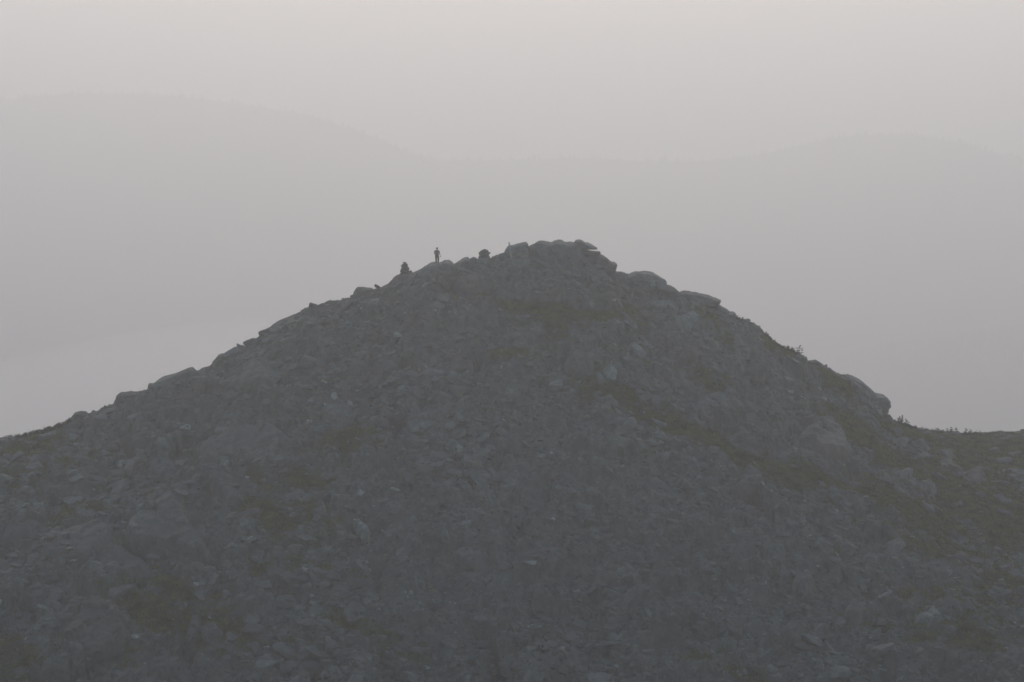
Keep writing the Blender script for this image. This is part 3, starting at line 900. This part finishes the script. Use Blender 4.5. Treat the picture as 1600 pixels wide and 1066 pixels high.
# ------------------------------------------------------------------ stunted spruces
def stunted_tree(px0, base_py, top_px, top_py, width_px, seed, label, bare=0.35):
    Y = float(crest_y_of_px(px0)) - 0.2
    b = at(px0, base_py + 2, Y); t = at(top_px, top_py, Y)
    root = empty("stunted_spruce", b)
    tag(root, label, "spruce", "stunted spruces on the skyline")
    r = np.random.default_rng(seed)
    H = (t - b).length; d = t - b
    w = width_px / (F_PX / Y)
    V, Fc = tube([d * k + Vector((r.normal() * .02, r.normal() * .02, 0)) * (0 < k < 1) for k in (0, .3, .6, .85, 1)], [.035, .03, .022, .014, .006], 6)
    link_mesh("trunk", mesh_from("trunk", V, Fc, True), M_BARK, root)
    V = []; Fc = []
    tiers = 5
    for k in range(tiers):
        u = bare * .5 + (1 - bare * .5) * k / (tiers - 1)
        c = np.array(d * u)
        rw = w * 1.35 * (1.08 - u * .85) * r.uniform(.65, 1.25)
        for q in range(6):
            a = r.uniform(0, 6.283); L = rw * r.uniform(.6, 1.2)
            end = c + np.array([math.cos(a) * L, math.sin(a) * L, r.uniform(-.03, .10)])
            for e in range(9):
                m = c + (end - c) * r.uniform(.25, 1.05) + r.normal(size=3) * .03
                d1 = r.normal(size=3); d1 /= np.linalg.norm(d1)
                d2 = r.normal(size=3); d2 -= d1 * d1.dot(d2); d2 /= np.linalg.norm(d2)
                s = r.uniform(.07, .14) * (1.15 - .75 * u)
                i0 = len(V)
                V += [m - d1 * s, m + d2 * s * .55, m + d1 * s, m - d2 * s * .55]
                Fc.append((i0, i0 + 1, i0 + 2, i0 + 3))
    link_mesh("crown", mesh_from("crown", V, Fc), M_NEEDLE, root)

stunted_tree(1249, 556, 1249.5, 541, 10, 1, "tallest bent spruce on the right skyline above the pale boulder")
stunted_tree(1237, 551, 1238, 544, 7, 2, "middle of three little spruces on the upper right skyline")
stunted_tree(1231, 549, 1231.5, 541.5, 4, 3, "thin wispy spruce, leftmost of three on the upper right skyline")
stunted_tree(1406, 662, 1405, 652, 7, 4, "little bushy spruce just right of the rock nose")
stunted_tree(1408, 662, 1410, 650, 3, 5, "thin twig-like spruce beside the bushy one right of the rock nose")
stunted_tree(1418, 667, 1416, 656, 5, 6, "leaning spruce in the dip right of the rock nose")
stunted_tree(1430, 672, 1431, 666, 5, 12, "tiny spruce lower down in the dip right of the leaning one")
stunted_tree(1464, 680, 1464, 670, 9, 7, "broad bushy spruce, left end of the row on the right saddle")
stunted_tree(1480, 681, 1480.5, 671, 6, 8, "slim spruce second in the row on the right saddle")
stunted_tree(1487, 681, 1487, 668.5, 9, 9, "tallest spruce in the middle of the row on the right saddle")
stunted_tree(1494, 681, 1494.5, 669.5, 5, 10, "slim spruce right beside the tallest of the saddle row")
stunted_tree(1509, 682, 1509.5, 670.5, 5, 11, "thin spruce, second from right end of the saddle row")
stunted_tree(1516, 683, 1516, 672, 6, 13, "rounded little spruce at the right end of the saddle row")
stunted_tree(107, 662, 108.5, 654, 5, 14, "small bent spruce left of the square skyline boulder")
stunted_tree(77, 674, 78, 667, 3.5, 15, "tiny spruce on the left skyline, middle of three")
stunted_tree(29, 686, 29.5, 680.5, 5, 16, "tiny round spruce near the left edge on the skyline")

# ------------------------------------------------------------------ the hiker
def skinned(name, verts, edges, radii, root, mat, parent, sub=1):
    m = bpy.data.meshes.new(name)
    m.from_pydata(verts, edges, [])
    o = bpy.data.objects.new(name, m)
    COL.objects.link(o)
    sk = o.modifiers.new("skin", 'SKIN')
    sk.use_smooth_shade = True
    if not m.skin_vertices: m.skin_vertices.new()
    for i, r in enumerate(radii):
        sv = m.skin_vertices[0].data[i]
        sv.radius = r if isinstance(r, tuple) else (r, r)
        sv.use_root = (i == root)
    ss = o.modifiers.new("sub", 'SUBSURF'); ss.levels = sub; ss.render_levels = sub
    dg = bpy.context.evaluated_depsgraph_get()
    ev = bpy.data.meshes.new_from_object(o.evaluated_get(dg))
    bpy.data.objects.remove(o)
    return link_mesh(name, ev, mat, parent)

M_SKIN = plain_material("skin", (0.26, 0.18, 0.14), 0.6, .08)
M_SHIRT = plain_material("grey_blue_shirt", (0.10, 0.11, 0.14), .9, .12)
M_TROUSERS = plain_material("dark_trousers", (0.045, 0.043, 0.045), .9, .15)
M_CAP = plain_material("black_cap", (0.02, 0.02, 0.022), .8, .1)
M_SHOE = plain_material("dark_shoes", (0.04, 0.035, 0.03), .8, .1)

Yh = float(crest_y_of_px(683)) - 0.2
foot = at(682.9, 411.6, Yh)
person = empty("person", foot)
person.rotation_euler = (0, 0, rad(-20))
person.scale = (1.2, 1.2, 1.03)
tag(person, "hiker in black cap, grey-blue shirt and dark trousers standing on the skyline", "person")
# local axes: x right as seen by the camera, -y towards the camera; seen from behind, looking away to the left
B = {}
def J(k, x, y, z, r): B[k] = ((x, y, z), r)
J('pelvis', 0.0, 0, .93, .13); J('waist', 0, 0, 1.06, (.135, .10)); J('chest', 0, .01, 1.24, (.20, .13)); J('upper', 0, 0, 1.38, (.17, .11))
J('neck', 0, .01, 1.47, .055); J('neck2', 0, .02, 1.53, .05); J('head', 0, .03, 1.62, .088); J('crown', 0, .025, 1.70, .06)
J('hipL', -.10, 0, .86, .105); J('kneeL', -.10, .02, .48, .085); J('calfL', -.09, -.01, .33, .08); J('ankL', -.08, -.015, .09, .055); J('toeL', -.12, .14, .04, .04)
J('hipR', .10, 0, .86, .105); J('kneeR', .125, .02, .48, .085); J('calfR', .125, -.01, .33, .08); J('ankR', .12, -.015, .09, .055); J('toeR', .12, .16, .04, .035)
J('shL', -.18, 0, 1.38, .065); J('elL', -.275, -.03, 1.10, .046); J('foreL', -.25, .03, 1.01, .04); J('wrL', -.2, .07, .92, .03); J('palmL', -.17, .09, .86, (.04, .022))
J('shR', .18, 0, 1.38, .065); J('elR', .26, -.01, 1.10, .046); J('foreR', .275, .01, 1.0, .04); J('wrR', .30, .05, .86, .03); J('palmR', .31, .065, .79, (.04, .022))
keys = list(B)
E = [('pelvis', 'waist'), ('waist', 'chest'), ('chest', 'upper'), ('upper', 'neck'), ('neck', 'neck2'), ('neck2', 'head'), ('head', 'crown')]
for s in 'LR':
    E += [('pelvis', 'hip' + s), ('hip' + s, 'knee' + s), ('knee' + s, 'calf' + s), ('calf' + s, 'ank' + s), ('ank' + s, 'toe' + s),
          ('upper', 'sh' + s), ('sh' + s, 'el' + s), ('el' + s, 'fore' + s), ('fore' + s, 'wr' + s), ('wr' + s, 'palm' + s)]
vv = [B[k][0] for k in keys]; rr = [B[k][1] for k in keys]
ee = [(keys.index(a), keys.index(b)) for a, b in E]
for s, sg in (('L', 1), ('R', -1)):
    px_, py_, pz_ = B['palm' + s][0]; wi = keys.index('palm' + s)
    for q, (dx, L) in enumerate(((-.03, .075), (-.01, .085), (.01, .08), (.03, .065))):
        i0 = len(vv)
        vv += [(px_ + dx, py_ + .01, pz_ - .035), (px_ + dx * 1.1, py_ + .025, pz_ - .035 - L * .55), (px_ + dx, py_ + .015, pz_ - .035 - L)]
        rr += [.010, .009, .008]
        ee += [(wi, i0), (i0, i0 + 1), (i0 + 1, i0 + 2)]
    i0 = len(vv); wr = keys.index('palm' + s)
    vv += [(px_ + sg * .045, py_ + .02, pz_ - .0), (px_ + sg * .055, py_ + .035, pz_ - .045)]; rr += [.011, .009]
    ee += [(wr, i0), (i0, i0 + 1)]
skinned("body", vv, ee, rr, keys.index('pelvis'), M_SKIN, person)

def garment(name, ks, es, grow, root, mat):
    v = []; r = []
    for k in ks:
        p, q = B[k]
        v.append(p); r.append(tuple(a + grow for a in (q if isinstance(q, tuple) else (q, q))))
    return skinned(name, v, [(ks.index(a), ks.index(b)) for a, b in es], r, ks.index(root), mat, person)

J('shirthem', 0, 0, .90, (.15, .125)); J('slL', -.27, -.02, 1.17, .055); J('slR', .245, -.005, 1.17, .055)
garment("shirt", ['shirthem', 'waist', 'chest', 'upper', 'neck', 'shL', 'slL', 'shR', 'slR'],
        [('shirthem', 'waist'), ('waist', 'chest'), ('chest', 'upper'), ('upper', 'neck'), ('upper', 'shL'), ('shL', 'slL'), ('upper', 'shR'), ('shR', 'slR')], .018, 'chest', M_SHIRT)
garment("trousers", ['waist', 'pelvis', 'hipL', 'kneeL', 'calfL', 'ankL', 'hipR', 'kneeR', 'calfR', 'ankR'],
        [('waist', 'pelvis'), ('pelvis', 'hipL'), ('hipL', 'kneeL'), ('kneeL', 'calfL'), ('calfL', 'ankL'), ('pelvis', 'hipR'), ('hipR', 'kneeR'), ('kneeR', 'calfR'), ('calfR', 'ankR')], .012, 'pelvis', M_TROUSERS)
for s in 'LR':
    garment("shoe", ['ank' + s, 'toe' + s], [('ank' + s, 'toe' + s)], .014, 'ank' + s, M_SHOE)
# cap: crown dome and brim
V = []; Fc = []
seg = 14
for i in range(5):
    a = i / 4 * math.pi / 2
    for k in range(seg):
        t = 2 * math.pi * k / seg
        V.append((.112 * math.cos(a) * math.cos(t), .03 + .125 * math.cos(a) * math.sin(t), 1.655 + .105 * math.sin(a)))
for i in range(4):
    for k in range(seg):
        Fc.append((i * seg + k, i * seg + (k + 1) % seg, (i + 1) * seg + (k + 1) % seg, (i + 1) * seg + k))
cap = link_mesh("cap", mesh_from("cap", V, Fc, True), M_CAP, person)
V = []; Fc = []
for z in (0, .014):
    for k in range(9):
        a = math.pi * k / 8
        V.append((-.06 - .05 * 0 - .165 * math.sin(a), .03 + .10 * math.cos(a), 1.665 + z - .03 * math.sin(a)))
Fc += [tuple(range(9)), tuple(range(17, 8, -1))] + [(k, k + 1, k + 10, k + 9) for k in range(8)] + [(8, 0, 9, 17)]
brim = link_mesh("brim", mesh_from("brim", V, Fc), M_CAP, cap)
# ears, nose: small face features on the head
V, Fc = tube([(-.075, .06, 1.63), (-.10, .075, 1.605), (-.112, .08, 1.59)], [.012, .016, .012], 6)
link_mesh("nose", mesh_from("nose", V, Fc, True), M_SKIN, person)
for q in (-.075, .135):
    V, Fc = tube([(0.02, q - .01 + .0, 1.60), (0.03, q - .005, 1.63), (.02, q, 1.655)], [.012, .02, .01], 6)
    link_mesh("ear", mesh_from("ear", V, Fc, True), M_SKIN, person)

# ------------------------------------------------------------------ haze
bm = bmesh.new()
bmesh.ops.create_cube(bm, size=1.0)
hm = bpy.data.meshes.new("haze"); bm.to_mesh(hm); bm.free()
haze = bpy.data.objects.new("haze", hm)
COL.objects.link(haze)
zlo, zhi = -640.0, 100.0
haze.scale = (12000, 11500, zhi - zlo)
haze.location = (0, 4500, (zhi + zlo) / 2)
hmat = bpy.data.materials.new("haze")
hmat.use_nodes = True
nt = hmat.node_tree; nt.nodes.clear()
out = nt.nodes.new("ShaderNodeOutputMaterial")
vol = nt.nodes.new("ShaderNodeVolumePrincipled")
vol.inputs["Color"].default_value = (*HAZE_COLOR, 1)
vol.inputs["Density"].default_value = HAZE_DENSITY
vol.inputs["Anisotropy"].default_value = HAZE_G
nt.links.new(vol.outputs[0], out.inputs["Volume"])
hm.materials.append(hmat)
tag(haze, "pale even haze filling the air around the hill and the far ridges", "haze", kind="stuff")

# a low bank of mist hanging behind the left shoulder
bm = bmesh.new()
bmesh.ops.create_icosphere(bm, subdivisions=4, radius=1.0)
mm = bpy.data.meshes.new("haze"); bm.to_mesh(mm); bm.free()
mist = bpy.data.objects.new("haze", mm)
COL.objects.link(mist)
mist.location = at(40, 655, 900)
mist.scale = (150, 240, 12)
mist.rotation_euler = (0, -rad(10.5), 0)
mmat = hmat.copy()
mmat.name = "mist"
for nd in mmat.node_tree.nodes:
    if nd.type == 'PRINCIPLED_VOLUME':
        nd.inputs["Density"].default_value = 0.0034
mm.materials.append(mmat)
tag(mist, "soft bank of pale mist low behind the left shoulder of the hill", "mist", kind="stuff")
